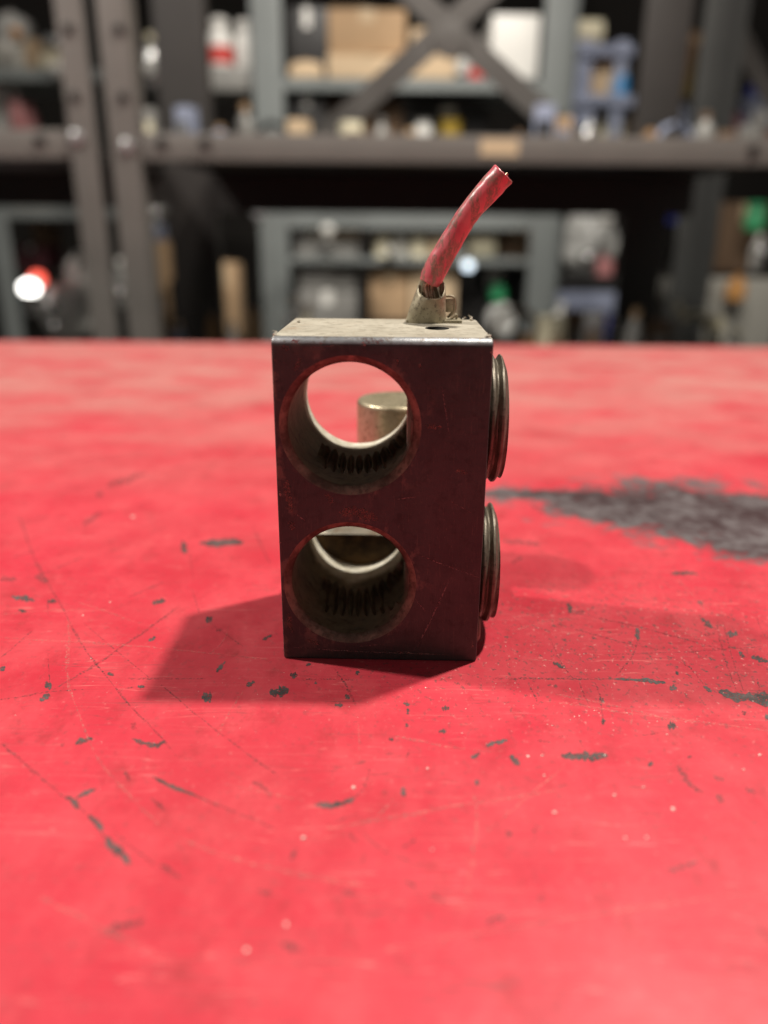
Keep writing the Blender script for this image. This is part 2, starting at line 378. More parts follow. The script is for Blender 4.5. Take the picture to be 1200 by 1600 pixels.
CHIPS = [ # points, width, faint
 ([(103,1244),(114,1253),(125,1262)],11,0), ([(138,1274),(150,1284),(160,1298)],10,0), ([(163,1307),(180,1326),(203,1350)],12,0),
 ([(118,1248),(133,1240),(150,1232)],6,0), ([(237,1213),(270,1229),(325,1251)],5,0), ([(235,1247),(248,1257),(260,1268)],7,1),
 ([(195,1206),(203,1220)],6,1), ([(206,1154),(225,1161),(245,1165),(258,1157)],6,0), ([(209,1128),(208,1140)],7,1),
 ([(118,1163),(130,1157),(145,1154)],8,0), ([(312,849),(345,848),(380,847)],10,0), ([(285,845),(289,865)],8,0),
 ([(18,932),(35,935),(54,939)],8,0), ([(74,940),(88,940)],6,0), ([(28,953),(42,955)],6,0), ([(322,972),(332,964)],8,0), ([(338,985),(348,984)],5,1),
 ([(352,1033),(345,1042),(338,1050)],5,0), ([(385,1072),(398,1065)],6,0), ([(421,1081),(436,1081),(451,1076)],14,0), ([(315,1089),(331,1088)],15,0),
 ([(453,1055),(465,1055)],8,0), ([(486,1037),(478,1040)],4,0), ([(490,1257),(515,1258),(540,1253),(556,1245)],8,0), ([(523,1101),(536,1102)],6,0),
 ([(540,1085),(546,1092)],6,0), ([(555,1052),(562,1050)],5,0), ([(493,1065),(494,1069)],4,0),
 ([(630,1099),(640,1101)],5,0), ([(637,1106),(637,1116)],4,0), ([(635,1130),(637,1136)],5,0), ([(607,1155),(615,1155)],5,0), ([(690,1107),(702,1106)],6,0),
 ([(685,1143),(697,1143)],6,0), ([(736,1184),(750,1177)],6,0), ([(759,1165),(775,1160),(793,1156)],6,0), ([(629,1230),(632,1245)],9,0),
 ([(742,1223),(749,1223)],8,0), ([(797,1180),(803,1188),(812,1195)],9,0), ([(877,1180),(905,1182),(930,1181),(950,1181)],13,0),
 ([(625,1326),(638,1319),(648,1312)],6,1), ([(790,1302),(800,1303)],10,1), ([(832,1297),(838,1297)],8,1), ([(532,1391),(560,1398)],9,1), ([(402,1392),(425,1398)],8,1),
 ([(158,1458),(190,1450),(225,1438)],16,1), ([(440,1476),(475,1486)],11,1), ([(634,1378),(650,1384)],7,1), ([(672,1398),(700,1411)],7,1),
 ([(762,1442),(790,1432)],10,1), ([(840,1403),(852,1404)],11,1), ([(1040,1360),(1065,1355),(1090,1347)],8,1), ([(250,1352),(285,1372)],9,1),
 ([(1058,1195),(1075,1222),(1100,1240)],8,1), ([(1119,1240),(1132,1257)],8,1), ([(1116,1215),(1131,1218)],6,1), ([(1165,1231),(1180,1238)],7,1),
 ([(1013,1197),(1020,1191)],5,0), ([(1074,1183),(1082,1182)],5,1), ([(1123,1081),(1150,1087),(1180,1092),(1215,1102)],15,0), ([(1195,1120),(1210,1122)],14,0),
 ([(960,1061),(1000,1062),(1022,1065),(1040,1067)],6,0), ([(995,981),(996,990),(997,999)],7,0), ([(1095,966),(1104,973),(1113,981)],6,0), ([(1099,992),(1118,990)],4,1),
 ([(1136,989),(1145,991),(1153,992)],9,0), ([(1046,1075),(1058,1075)],7,0), ([(1099,1072),(1106,1077),(1112,1081)],5,0), ([(1155,1018),(1162,1027)],5,0), ([(1174,1026),(1187,1030),(1200,1034)],7,0),
 ([(888,943),(892,958)],8,0), ([(893,956),(916,956)],5,1), ([(864,1035),(880,1043)],5,0), ([(1043,1134),(1056,1134)],10,0), ([(1160,1110),(1164,1118)],5,1),
 ([(938,1090),(943,1098)],6,0), ([(942,1122),(943,1132)],5,0), ([(785,845),(815,847),(845,851)],8,1), ([(1048,896),(1070,895),(1090,897)],5,0),
 ([(168,760),(195,750),(228,740)],9,1), ([(238,942),(258,938)],8,0), ([(62,1095),(78,1085)],7,0), ([(70,1073),(80,1068)],10,0), ([(2,1042),(6,1048)],10,0), ([(168,1052),(178,1055)],5,0),
 ([(215,1073),(226,1073)],5,0), ([(232,1001),(243,995)],4,0), ([(1056,1053),(1060,1050)],6,0), ([(1180,1085),(1202,1088)],10,0), ([(100,1160),(96,1166)],4,1),
 ([(395,1222),(405,1226),(420,1238)],6,1), ([(545,1300),(560,1318)],6,1), ([(455,1345),(463,1325)],8,1), ([(160,770),(150,775)],8,1), ([(0,905),(25,905)],10,1), ([(55,900),(75,908)],10,1),
 ([(130,820),(160,800)],8,1), ([(410,1000),(425,992)],4,0), ([(800,880),(815,870)],6,1), ([(830,790),(850,800)],6,1), ([(1090,940),(1098,942)],4,0), ([(870,1154),(880,1150)],5,1), ([(840,1157),(860,1160)],4,1), ([(908,1158),(905,1160)],6,1),
]
for pts, wd, faint in CHIPS:
    v, f = stroke(pts, wd, .4, .5)
    link('paint_chip', mesh(v, f), M['chip_faint'] if faint else M['chip'], bench)
dark, pale = Acc(), Acc()
for pts, wd in [
 ([(30,805),(45,850),(60,885),(95,945),(130,1010),(165,1055),(205,1105)],3.2), ([(205,1105),(245,1145),(275,1180)],2.6), ([(75,1082),(110,1062),(150,1038),(185,1014),(245,973),(278,948)],2.8),
 ([(0,1028),(25,1008),(50,985)],1.8), ([(0,1093),(40,1087),(75,1081),(130,1077)],2.2), ([(0,1160),(35,1190),(70,1220),(105,1250)],4), ([(125,1262),(150,1290),(165,1312)],2.6),
 ([(180,1300),(215,1330),(240,1350)],4), ([(320,1250),(360,1266),(400,1281),(430,1296)],3.4), ([(252,1070),(285,1098),(320,1127),(390,1180),(440,1216)],2.2), ([(523,1045),(535,1062),(545,1080),(556,1102)],3),
 ([(475,1061),(545,1062)],2), ([(200,1060),(230,1061),(320,1060)],2.4), ([(185,1078),(210,1073)],2), ([(556,1245),(570,1228),(577,1200)],3), ([(770,1061),(850,1060),(960,1061)],2.4),
 ([(997,999),(988,1025),(962,1057)],2.2), ([(1120,972),(1130,1020),(1150,1078)],3.2), ([(1131,975),(1142,1020),(1162,1080)],2.4), ([(895,957),(1000,980),(1130,1015)],2), ([(945,1023),(1080,1018),(1190,1010)],1.5),
 ([(929,1066),(937,1085),(943,1130)],3), ([(903,1056),(912,1085),(920,1100)],2.4), ([(825,1065),(832,1080),(840,1097)],2.2), ([(1000,1149),(1040,1143)],2), ([(395,822),(410,856),(422,880)],2.2),
 ([(296,865),(302,905)],1.6), ([(1055,1030),(1080,1045),(1100,1070)],2), ([(75,960),(75,935)],1.4), ([(75,1023),(78,1070)],1.6), ([(195,935),(255,910)],2), ([(130,973),(180,1015),(235,1060)],1.2),
 ([(1075,1010),(1100,1030)],2), ([(860,1000),(880,1040),(900,1065)],1.6), ([(870,975),(960,1000),(1030,1015)],1.4), ([(1183,1060),(1187,1080)],2), ([(640,1170),(634,1190)],2), ([(300,920),(312,960)],1.4),
 ([(560,1295),(600,1330),(640,1345)],2.5), ([(510,1290),(560,1270)],2), ([(330,975),(380,1010)],1.3), ([(60,900),(130,870)],1.5), ([(1180,960),(1190,985)],1.5), ([(20,870),(60,860)],2)]:
    dark.add(stroke(pts, wd, .5, .25))
for pts, wd in [
 ([(0,996),(60,1000),(200,1008),(300,1018),(420,1030)],2.2), ([(105,960),(108,1010),(106,1065),(125,1120)],4), ([(125,1120),(150,1180),(200,1240),(280,1320)],4), ([(113,938),(165,955),(205,970)],1.8),
 ([(850,1095),(1000,1116),(1200,1142)],3), ([(1060,905),(1085,932),(1122,962)],2.2), ([(870,1085),(960,1102),(1060,1128)],3), ([(985,1105),(988,1115),(986,1133)],2), ([(545,1290),(700,1262),(870,1235)],4),
 ([(280,1310),(360,1340),(500,1372),(720,1402)],5), ([(600,1482),(900,1432),(1200,1392)],4), ([(800,985),(860,970),(900,968)],3), ([(820,1030),(860,1032),(900,1038)],2), ([(830,1000),(850,1010)],1.6),
 ([(105,1010),(103,1050)],5), ([(0,960),(60,955),(140,952)],1.5), ([(330,1020),(350,1000),(360,970)],1.5), ([(1060,985),(1100,1000)],1.5), ([(480,1300),(580,1280),(620,1240)],3), ([(340,1150),(360,1110),(380,1080)],2.5),
 ([(740,1240),(745,1290),(730,1400)],6), ([(620,1150),(690,1165),(770,1175)],3), ([(560,1130),(562,1180)],2), ([(1165,995),(1200,1010)],1.6), ([(760,1300),(830,1240),(880,1200)],4), ([(60,1400),(140,1440),(260,1500)],6), ([(350,1225),(470,1250)],3)]:
    pale.add(stroke(pts, wd, .5, .3))
link('dark_scratches', mesh(dark.v, dark.f), M['scratch'], bench, kind='stuff')
link('pale_scratches', mesh(pale.v, pale.f), M['pale'], bench, kind='stuff')
# small pale specks standing for glints on the bumpy paint
gb = bmesh.new()
SPOTS = [(474,1310,9),(448,1445,9),(553,1231,9),(668,1201,6),(675,1328,6),(866,1270,8),(1052,1265,9),(977,1310,7),(1010,1309,7),(825,1182,6),(847,1181,6),(1162,1203,5),(1187,1180,6),
         (665,1075,5),(130,962,4),(172,941,5),(142,1029,3),(208,808,7),(385,1485,9),(1042,1148,4),(850,1212,6),(945,1180,4),(728,1108,4),(722,1146,4),(1005,1230,5),(960,1243,6),(740,1000,3),(790,1010,2.5),(812,1025,2.5),(770,975,2.5),(840,965,2.5)]
for _ in range(60):
    SPOTS.append((random.uniform(760, 1180), random.uniform(950, 1150), random.uniform(1.5, 3)))
for _ in range(40):
    SPOTS.append((random.uniform(20, 760), random.uniform(1050, 1250), random.uniform(1.2, 2.2)))
for x, y, s in SPOTS:
    p = G(x, y); r = s * .5 * (p - EYE).length / FPX * .8
    m = Matrix.Translation(p + Vector((0, 0, r * .25))) @ Matrix.Rotation(random.uniform(0, 6), 4, 'Z') @ Matrix.Diagonal((r, r * random.uniform(.5, .9), r * .45, 1))
    vs = bmesh.ops.create_icosphere(gb, subdivisions=1, radius=1, matrix=m)['verts']
    for v in vs: v.co += Vector((random.uniform(-.2, .2), random.uniform(-.2, .2), 0)) * r
link('glint_specks', bm_mesh(gb, True, 60), M['glint_specks'], None, 'pale specks standing in for glints over the red bench paint', 'glint_specks', kind='stuff')

# ------------------------------------------------------------------ the lug
LUG = Vector((-.00077, .1750, 0)); YAW = -.01775
lug = empty('terminal_lug', LUG, 'two-hole metal terminal lug standing on the red bench with cut red wire on top', 'terminal lug', rz=YAW)
W2, H, T, FOOT_H, FOOT_Y = .025, .0822, .0425, .0168, .085
SY = .0203                                  # depth of the set screws' axes
def body_mesh():
    bm = bmesh.new()
    prof = [(0, 0), (T, 0), (FOOT_Y, 0), (FOOT_Y, FOOT_H), (T, FOOT_H), (T, H), (0, H)]
    prof = [(0, 0), (FOOT_Y, 0), (FOOT_Y, FOOT_H), (T, FOOT_H), (T, H), (0, H)]
    a = [bm.verts.new((-W2, y, z)) for y, z in prof]; b = [bm.verts.new((W2, y, z)) for y, z in prof]
    n = len(prof)
    bm.faces.new(a); bm.faces.new(b[::-1])
    for i in range(n): bm.faces.new((a[i], b[i], b[(i + 1) % n], a[(i + 1) % n])[::-1])
    bmesh.ops.recalc_face_normals(bm, faces=bm.faces)
    def is_top_front(e): return all(abs(v.co.y) < 1e-6 and abs(v.co.z - H) < 1e-6 for v in e.verts)
    tf = [e for e in bm.edges if is_top_front(e)]
    bmesh.ops.bevel(bm, geom=tf, offset=.0020, segments=5, profile=.5, affect='EDGES')
    rest = [e for e in bm.edges if e.calc_face_angle(0) > .9]
    bmesh.ops.bevel(bm, geom=rest, offset=.00055, segments=2, profile=.5, affect='EDGES')
    return bm_mesh(bm)
def cutter_mesh(cx, cz, yend, blind):
    N, vs, fs = 256, [], []
    prof = [(-.002, BR + .0018), (-.00001, BR + .0018), (.0006, BR + .0010), (.0012, BR + .0004), (.0020, BR)] + ([(yend, BR)] if blind else [(T - .0003, BR), (T + .0002, BR + .0003), (T + .002, BR + .0003)])
    for y, r in prof:
        for k in range(N):
            a = 2 * math.pi * k / N; vs.append((cx + r * math.cos(a), y, cz + r * math.sin(a)))
    for j in range(len(prof) - 1):
        for k in range(N):
            a, b = j * N + k, j * N + (k + 1) % N; fs.append((a, b, b + N, a + N))
    fs.append(tuple(range(N))[::-1]); m = (len(prof) - 1) * N; fs.append(tuple(range(m, m + N)))
    me = mesh(vs, fs)
    bm = bmesh.new(); bm.from_mesh(me); bmesh.ops.recalc_face_normals(bm, faces=bm.faces); bm.to_mesh(me); bm.free()
    return me
def barrel_wall(cx, cz, yend):
    """lining of a bore: the tapped hole's thread cuts into its lower wall"""
    ang = list(np.linspace(math.radians(12), math.radians(190), 90, endpoint=False)) + list(np.linspace(math.radians(190), math.radians(372), 620, endpoint=False))
    ys = list(np.linspace(.0018, .0095, 12, endpoint=False)) + list(np.linspace(.0095, .0310, 120, endpoint=False)) + list(np.linspace(.0310, yend, 10))
    N = len(ang); vs, fs = [], []; pitch = .0022
    for y in ys:
        for a in ang:
            c_, s_ = math.cos(a), math.sin(a); r = BR + .00003
            x = BR * c_
            if -.0095 < x < .0140 and s_ < 0:
                ph = (x / pitch + .35 * (y - SY) / .017) % 1.0
                tri = min(1.0, max(0.0, (1 - abs(2 * ph - 1)) * 1.5 - .12))
                fade = min(1.0, (x + .0095) / .003)
                rr = .0127 + (.0027 * tri) * fade
                q = rr * rr - (y - SY) ** 2
                if q > 0:
                    zlow = -.0023 - math.sqrt(q)          # floor of the thread, relative to the bore axis
                    lim = zlow / s_
                    r = max(r, min(lim, BR + .0026))
            r += .00005 * noise.noise(Vector((c_ * 5, s_ * 5, y * 300)))
            vs.append((cx + r * c_, y, cz + r * s_))
    for j in range(len(ys) - 1):
        for k in range(N):
            a, b = j * N + k, j * N + (k + 1) % N; fs.append((a, a + N, b + N, b))
    return mesh(vs, fs, True, 40)
raw = body_mesh(); raw.materials.append(M['lug']); raw.materials.append(M['bore']); raw.materials.append(M['face']); raw.materials.append(M['hole']); raw.materials.append(M['rim']); raw.materials.append(M['pocket']); raw.materials.append(M['bevel'])
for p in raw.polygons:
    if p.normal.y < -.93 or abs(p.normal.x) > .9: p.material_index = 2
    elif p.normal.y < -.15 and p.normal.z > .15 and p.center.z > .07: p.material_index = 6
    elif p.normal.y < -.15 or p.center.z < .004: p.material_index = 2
body = bpy.data.objects.new('body', raw); COL.objects.link(body)
cutters = []
for i, (cx, cz) in enumerate(BORES):
    me = cutter_mesh(cx, cz, .0462, i == 1); me.materials.append(M['lug']); me.materials.append(M['bore']); me.materials.append(M['face']); me.materials.append(M['hole']); me.materials.append(M['rim']); me.materials.append(M['pocket']); me.materials.append(M['bevel'])
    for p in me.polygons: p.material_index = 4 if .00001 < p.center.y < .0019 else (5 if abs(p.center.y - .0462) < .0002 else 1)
    o = bpy.data.objects.new('cutter', me); COL.objects.link(o); cutters.append(o)
    md = body.modifiers.new('b', 'BOOLEAN'); md.operation = 'DIFFERENCE'; md.solver = 'EXACT'; md.object = o
# shallow stripped screw hole in the top
me = lathe([(.0008, -.003), (.0026, -.0012), (.0034, .001)], 24); me.materials.append(M['lug']); me.materials.append(M['bore']); me.materials.append(M['face']); me.materials.append(M['hole']); me.materials.append(M['rim']); me.materials.append(M['pocket']); me.materials.append(M['bevel'])
for p in me.polygons: p.material_index = 3
o = bpy.data.objects.new('cutter', me); COL.objects.link(o); o.location = (.0132, .0205, H); o.scale = (1, 1.2, 1); cutters.append(o)
md = body.modifiers.new('b', 'BOOLEAN'); md.operation = 'DIFFERENCE'; md.solver = 'EXACT'; md.object = o
bpy.context.view_layer.update()
dg = bpy.context.evaluated_depsgraph_get()
done = bpy.data.meshes.new_from_object(body.evaluated_get(dg))
body.modifiers.clear(); body.data = done
for o in cutters: bpy.data.objects.remove(o)
bm = bmesh.new(); bm.from_mesh(done)
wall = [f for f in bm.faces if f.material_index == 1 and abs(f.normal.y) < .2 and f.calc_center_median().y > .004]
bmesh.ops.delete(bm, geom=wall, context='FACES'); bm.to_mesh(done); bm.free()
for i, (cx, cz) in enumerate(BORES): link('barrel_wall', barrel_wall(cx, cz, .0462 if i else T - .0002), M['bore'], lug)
done.shade_smooth(); done.set_sharp_from_angle(angle=math.radians(28))
body.parent = lug

def screw_mesh(x0, x1, R, pitch=.0024, depth=.0012, n=96):
    xs = list(np.linspace(x0, x1, int((x1 - x0) / .00026))); vs, fs = [], []
    for x in xs:
        ed = min((x1 - x) / .0011, (x - x0) / .0008, 1.0); cut = (1 - max(ed, 0)) * .0010
        for k in range(n):
            a = 2 * math.pi * k / n; ph = (x / pitch + k / n) % 1.0
            tri = min(1.0, max(0.0, (1 - abs(2 * ph - 1)) * 1.7 - .25))
            r = R - depth + depth * tri - cut + .00012 * noise.noise(Vector((x * 900, a * 3, 1)))
            vs.append((x, r * math.cos(a), r * math.sin(a)))
    m = len(xs)
    for i in range(m - 1):
        for k in range(n):
            a, b = i * n + k, i * n + (k + 1) % n; fs.append((a, b, b + n, a + n))
    fs.append(tuple(range(n))[::-1])
    # outer end: flat ring, hexagonal socket
    def hexring(x, s):
        st = len(vs)
        for k in range(n):
            a = 2 * math.pi * k / n; q = (a % (math.pi / 3)) - math.pi / 6
            r = s / math.cos(q); vs.append((x, r * math.cos(a), r * math.sin(a)))
        return st
    last = (m - 1) * n
    for st in (hexring(x1 - .00005, .0055), hexring(x1 - .007, .0053)):
        for k in range(n): fs.append((last + k, last + (k + 1) % n, st + (k + 1) % n, st + k))
        last = st
    fs.append(tuple(range(last, last + n)))
    me = mesh(vs, fs, True, 40); return me
for cx, cz, zz, xe in ((0, 0, BORES[0][1] - .0021, .0304), (0, 0, BORES[1][1] - .0020, .0306)):
    o = link('set_screw', screw_mesh(.0062, xe, .0163), M['screw'], lug); o.location = (0, SY, zz)
# round post standing on the foot behind the block
post = link('post', lathe([(.0132, FOOT_H - .001), (.0136, FOOT_H + .002), (.0136, .0538), (.0134, .0545), (.0129, .0550), (.0118, .0552), (.0040, .0553), (.0036, .0552)], 64, 50), M['post'], lug)
post.location = (.0043, .0668, 0)
link('side_pad', lathe([(.0045, 0), (.0050, .0008), (.0048, .0014), (.0038, .0020)], 24), M['screw'], lug)
pad = bpy.data.objects['side_pad']; pad.rotation_euler = (0, math.pi / 2, 0); pad.location = (W2 - .0005, .010, .0056)

# crimp terminal on top, its clip and the cut red wire
TX, TYY = .0118, .0345
def barrel_mesh():
    vs, fs = [], []; n = 48
    def ring(z, hx, hy, cx, cy, slant=0.0):
        st = len(vs)
        for k in range(n):
            a = 2 * math.pi * k / n
            c_, s_ = math.cos(a), math.sin(a)
            ex = math.copysign(abs(c_) ** .8, c_); ey = math.copysign(abs(s_) ** .8, s_)
            vs.append((cx + hx * ex, cy + hy * ey, z + slant * s_ + .00040 * noise.noise(Vector((c_ * 2.5, s_ * 2.5, z * 300)))))
        return st
    rs = [ring(H - .0002, .0054, .0036, -.0009, 0), ring(H + .0006, .0053, .0037, -.0009, 0), ring(H + .003, .0049, .0037, -.0007, 0), ring(H + .006, .0043, .0037, -.0002, 0, .0006),
          ring(H + .0078, .0039, .0037, .0002, 0, .0018), ring(H + .0087, .0037, .0037, .0003, 0, .0026), ring(H + .0089, .0034, .0034, .0003, 0, .0026),
          ring(H + .0082, .0031, .0031, .0003, 0, .0022), ring(H + .005, .0030, .0028, .0001, 0, .0004), ring(H + .002, .0028, .0026, 0, 0)]
    for a, b in zip(rs, rs[1:]):
        for k in range(n): fs.append((a + k, a + (k + 1) % n, b + (k + 1) % n, b + k))
    fs.append(tuple(range(rs[-1], rs[-1] + n))); fs.append(tuple(range(n))[::-1])
    return mesh(vs, fs, True, 60)
term = link('wire_terminal', barrel_mesh(), M['terminal'], lug); term.location = (TX, TYY, 0)
cl = Acc()
ear = catmull([(.0042, .001, H + .0066), (.0058, .001, H + .0066), (.0066, .001, H + .0058), (.0066, .001, H + .0032), (.0058, .001, H + .0022), (.0048, .001, H + .0012)], 5)
t = tube(ear, .00035, 8); link('clip', t, M['terminal'], term)
link('clip', box(.0040, .0063, .0006, .0013, H + .0026, H + .0060, .0002), M['terminal'], term)
t = tube(catmull([(.0050, .0005, H + .0004), (.0062, .0, H + .0012), (.0070, .0002, H + .0020), (.0074, .0005, H + .0014), (.0069, .0006, H + .0009)], 5), .00028, 8); link('clip', t, M['terminal'], term)
link('terminal_tongue', box(-.0062, .0085, -.0022, .0050, H - .0001, H + .00075, .0003), M['terminal'], term)

WY = .0345
wp = [(671, 441), (683, 416), (696, 393), (716, 359), (734, 331), (751, 311), (770, 290), (786, 272)]
Minv = (Matrix.Translation(LUG) @ Matrix.Rotation(YAW, 4, 'Z')).inverted()
wl = [Minv @ P(x, y, .2095 - .0004 * i) for i, (x, y) in enumerate(wp)]
path = catmull(wl, 10)
def wire_mesh():
    n = 28; R = .0029; vs, fs = [], []; pts = path
    ringsR = []
    N = len(pts)
    for i, p in enumerate(pts):
        t = i / (N - 1); r = R * (1 + .05 * math.sin(t * 9) + .03 * noise.noise(Vector((t * 9, 2, 0))))
        if t > .9: r *= 1 + (t - .9) * .4
        if t < .03: r *= .93
        ringsR.append(r)
    me = tube(pts, ringsR, n, caps=False)
    vs = [v.co.copy() for v in me.vertices]; fs = [tuple(p.vertices) for p in me.polygons]
    for v in vs:
        v += Vector((noise.noise(v * 500), noise.noise(v * 500 + Vector((9, 0, 0))), noise.noise(v * 500 + Vector((0, 9, 0))))) * .00012
    # rolled rims at both cut ends
    for base, sgn, c, tang in ((0, -1, pts[0], pts[0] - pts[1]), ((N - 1) * n, 1, pts[-1], pts[-1] - pts[-2])):
        tang = tang.normalized(); prev = base
        for f, dz in ((.92, .00025), (.70, .0002), (.62, -.0012), (.60, -.004)):
            st = len(vs)
            for k in range(n):
                q = vs[base + k] - c; vs.append(c + q * f + tang * (dz + (random.uniform(-.00012, .00012) if f > .65 else 0)))
            for k in range(n):
                a, b = prev + k, prev + (k + 1) % n; fs.append((a, b, st + (k + 1) % n, st + k))
            prev = st
        fs.append(tuple(range(prev, prev + n)))
    m = mesh(vs, fs, True, 60)
    bm = bmesh.new(); bm.from_mesh(m); bmesh.ops.recalc_face_normals(bm, faces=bm.faces); bm.to_mesh(m); bm.free(); m.shade_smooth(); return m
wire = link('wire', wire_mesh(), M['wire'], lug, label='cut red wire with grimy insulation bending up to the right')
d0 = (path[0] - path[1]).normalized()
for k in range(9):
    a = k * 2.4; rr = .00125 * math.sqrt(k / 9 + .05); off = Vector((math.cos(a) * rr, math.sin(a) * rr, 0))
    p0 = path[2] + off; p1 = path[0] + d0 * .0012 + off * 1.15; p2 = Vector((TX + .0002, TYY - .0003, H + .0035)) + off * 1.25
    link('strand', tube(catmull([p0, p1, (p1 + p2) / 2 + Vector((random.uniform(-.0003, .0003), -.0002, 0)), p2], 5), .00034, 7), M['copper'], wire)
d1 = (path[-1] - path[-2]).normalized()
for k in range(7):
    a = k * 2.4; rr = .00135 * math.sqrt(k / 7); off = Vector((math.cos(a) * rr, math.sin(a) * rr, 0))
    link('strand', tube([path[-6] + off, path[-1] + off + d1 * random.uniform(-.0003, .0005)], .00034, 7), M['copper'], wire)
# old scratches and brown stains on the front face
def face_strokes(items, name, mat):
    acc = Acc()
    for q, (pts, wd) in enumerate(items):
        c = catmull([(x, y, 0) for x, y in pts], 7); L, R_ = [], []
        for i, p in enumerate(c):
            t = i / (len(c) - 1); d = (c[min(i + 1, len(c) - 1)] - c[max(i - 1, 0)]).normalized(); nn = Vector((-d.y, d.x, 0))
            pr_ = wd * .5 * max(.08, math.sin(math.pi * min(max(t, .02), .98)) ** .5)
            L.append(p + nn * pr_ * random.uniform(.6, 1.4)); R_.append(p - nn * pr_ * random.uniform(.6, 1.4))
        vs = []
        for p in L + R_:
            v = Minv @ P(p.x, p.y, LUG.y); v.y = -.00003 - 2e-6 * q; vs.append(v)
        k = len(c); acc.add((vs, [(i, i + 1, k + i + 1, k + i) for i in range(k - 1)]))
    return link(name, mesh(acc.v, acc.f), mat, lug, kind='stuff')
M['stain'] = chip_mat('brown_stain', (.34, .74), (0.15, 0.12, 0.095)); M['nick'] = chip_mat('bright_nick', (.40, .62), (0.26, 0.23, 0.20)); M['facescratch'] = chip_mat('face_scratch', (.32, .66), (0.15, 0.13, 0.12))
face_strokes([([(530,802),(550,800),(575,806),(590,812)],15), ([(446,750),(450,775),(456,800)],11), ([(452,815),(458,830)],10), ([(566,530),(585,533),(600,532)],9), ([(664,664),(676,667),(690,667)],6),
  ([(470,560),(460,580)],8), ([(440,540),(452,548)],8), ([(508,772),(520,786)],9), ([(620,560),(622,568)],5), ([(655,570),(658,575)],4), ([(450,960),(455,990)],8), ([(480,1000),(500,1008)],6), ([(712,735),(730,738)],6)], 'stain_marks', M['stain'])
face_strokes([([(645,863),(700,884),(757,904)],1.6), ([(650,1012),(672,970),(702,905)],2.4), ([(460,802),(478,816)],1.6), ([(620,780),(650,776)],1.3), ([(648,935),(665,955)],1.5), ([(560,1010),(600,1006)],1.2),
  ([(690,600),(702,680)],1.1), ([(475,545),(540,538)],1.2), ([(700,780),(735,800)],1.2), ([(455,1012),(560,1018),(700,1022)],1.5)], 'face_scratches', M['facescratch'])
face_strokes([([(429,560),(430,568)],3), ([(437,768),(438,776)],4), ([(437,846),(437,850)],3), ([(441,940),(441,944)],2.5), ([(767,545),(768,560)],3), ([(500,534),(503,537)],5), ([(565,536),(572,540)],7), ([(455,533),(470,536)],6), ([(738,1000),(738,1015)],2), ([(655,568),(658,570)],3), ([(620,1018),(640,1019)],2)], 'edge_nicks', M['nick'])
# burrs raised on the top edges
for x, y, s in ((.0228, .0400, 1.0), (.0240, .003, .7), (-.0243, .0030, .7), (.0215, .0412, .6), (-.0225, .0300, .5)):
    p = Vector((x, y, H - .0002))
    pts = [p + Vector((random.uniform(-.001, .001), random.uniform(-.001, .001), .0002 + .0004 * i)) * s for i in range(5)]
    link('burr', tube(catmull(pts, 4), [max(.00006, .00045 * s * (1 - i / 17)) for i in range(17)], 6), M['lug'], lug)

# ------------------------------------------------------------------ the shop behind
link('floor', mesh([(-4, -2, -.9), (4, -2, -.9), (4, 5.2, -.9), (-4, 5.2, -.9)], [(0, 1, 2, 3)]), M['floor'], kind='structure')
link('back_wall', box(-4, 4, 4.6, 4.7, -.9, 3.2), M['wall'], kind='structure')

def spanx(x0, x1, y, Y): return P(x0, y, Y).x, P(x1, y, Y).x
def zz(y, Y, x=600): return P(x, y, Y).z
# near taupe rack
F = 1.5
def rack_post(parent, x0, x1, y0=F, z1=1.9, mat=None, t=.006, depth=.05, flip=False):
    bm = box_bm(x0, x1, y0, y0 + t, -.9, z1, .001)
    b2 = box_bm(x1 - t if not flip else x0, x1 if not flip else x0 + t, y0 + t, y0 + depth, -.9, z1, .0)
    m2 = bpy.data.meshes.new('t'); b2.to_mesh(m2); b2.free(); bm.from_mesh(m2)
    return link('post', bm_mesh(bm, True), mat or M['rack'], parent)
def bolt(parent, x, y, Y, r, mat='bolt'):
    p = P(x, y, Y); me = lathe([(r * 1.2, 0), (r * 1.2, .002), (r, .0025), (r, .007), (r * .8, .008)], 6 if mat == 'bolt' else 16); o = link('bolt', me, M[mat], parent)
    o.rotation_euler = (math.pi / 2, 0, 0); o.location = (p.x, Y - .0005, p.z)
rackL = empty('steel_rack', (-1.2, F, -.9), 'taupe steel rack bay at the far left behind the bench', 'rack')
rackL.location = (0, 0, 0)
ax0, ax1 = spanx(110, 152, 230, F); bx0, bx1 = spanx(172, 217, 230, F)
rack_post(rackL, ax0, ax1, flip=True)
zt, zb = zz(207, F, 300), zz(251, F, 300)
link('beam', box(-1.9, ax0 - .002, F + .006, F + .012, zb + .002, zt + .004, .001), M['rack'], rackL)
link('shelf_deck', box(-1.9, ax0 - .002, F + .013, 2.10, zb + .02, zb + .035), M['rack_dark'], rackL)
link('beam', box(-1.9, ax0 - .002, 2.101, 2.109, zb - .06, zb + .035), M['rack_dark'], rackL)
rackR = empty('steel_rack', (0, 0, 0), 'taupe steel rack with a long beam and crossed braces behind the bench', 'rack')
rack_post(rackR, bx0, bx1)
xr = P(1290, 230, F).x
link('beam', box(bx1 + .002, xr - .002, F + .006, F + .012, zb, zt, .001), M['rack'], rackR)
rack_post(rackR, xr, xr + .05)
link('shelf_deck', box(bx1 + .002, xr, F + .013, 2.10, zb + .02, zb + .035), M['rack_dark'], rackR)
link('beam', box(bx1 + .002, xr, 2.101, 2.109, zb - .07, zb + .035), M['rack_dark'], rackR)
for a in ((120, 215), ): bolt(rackL, *a, F, .011)
bolt(rackR, 199, 228, F, .011)
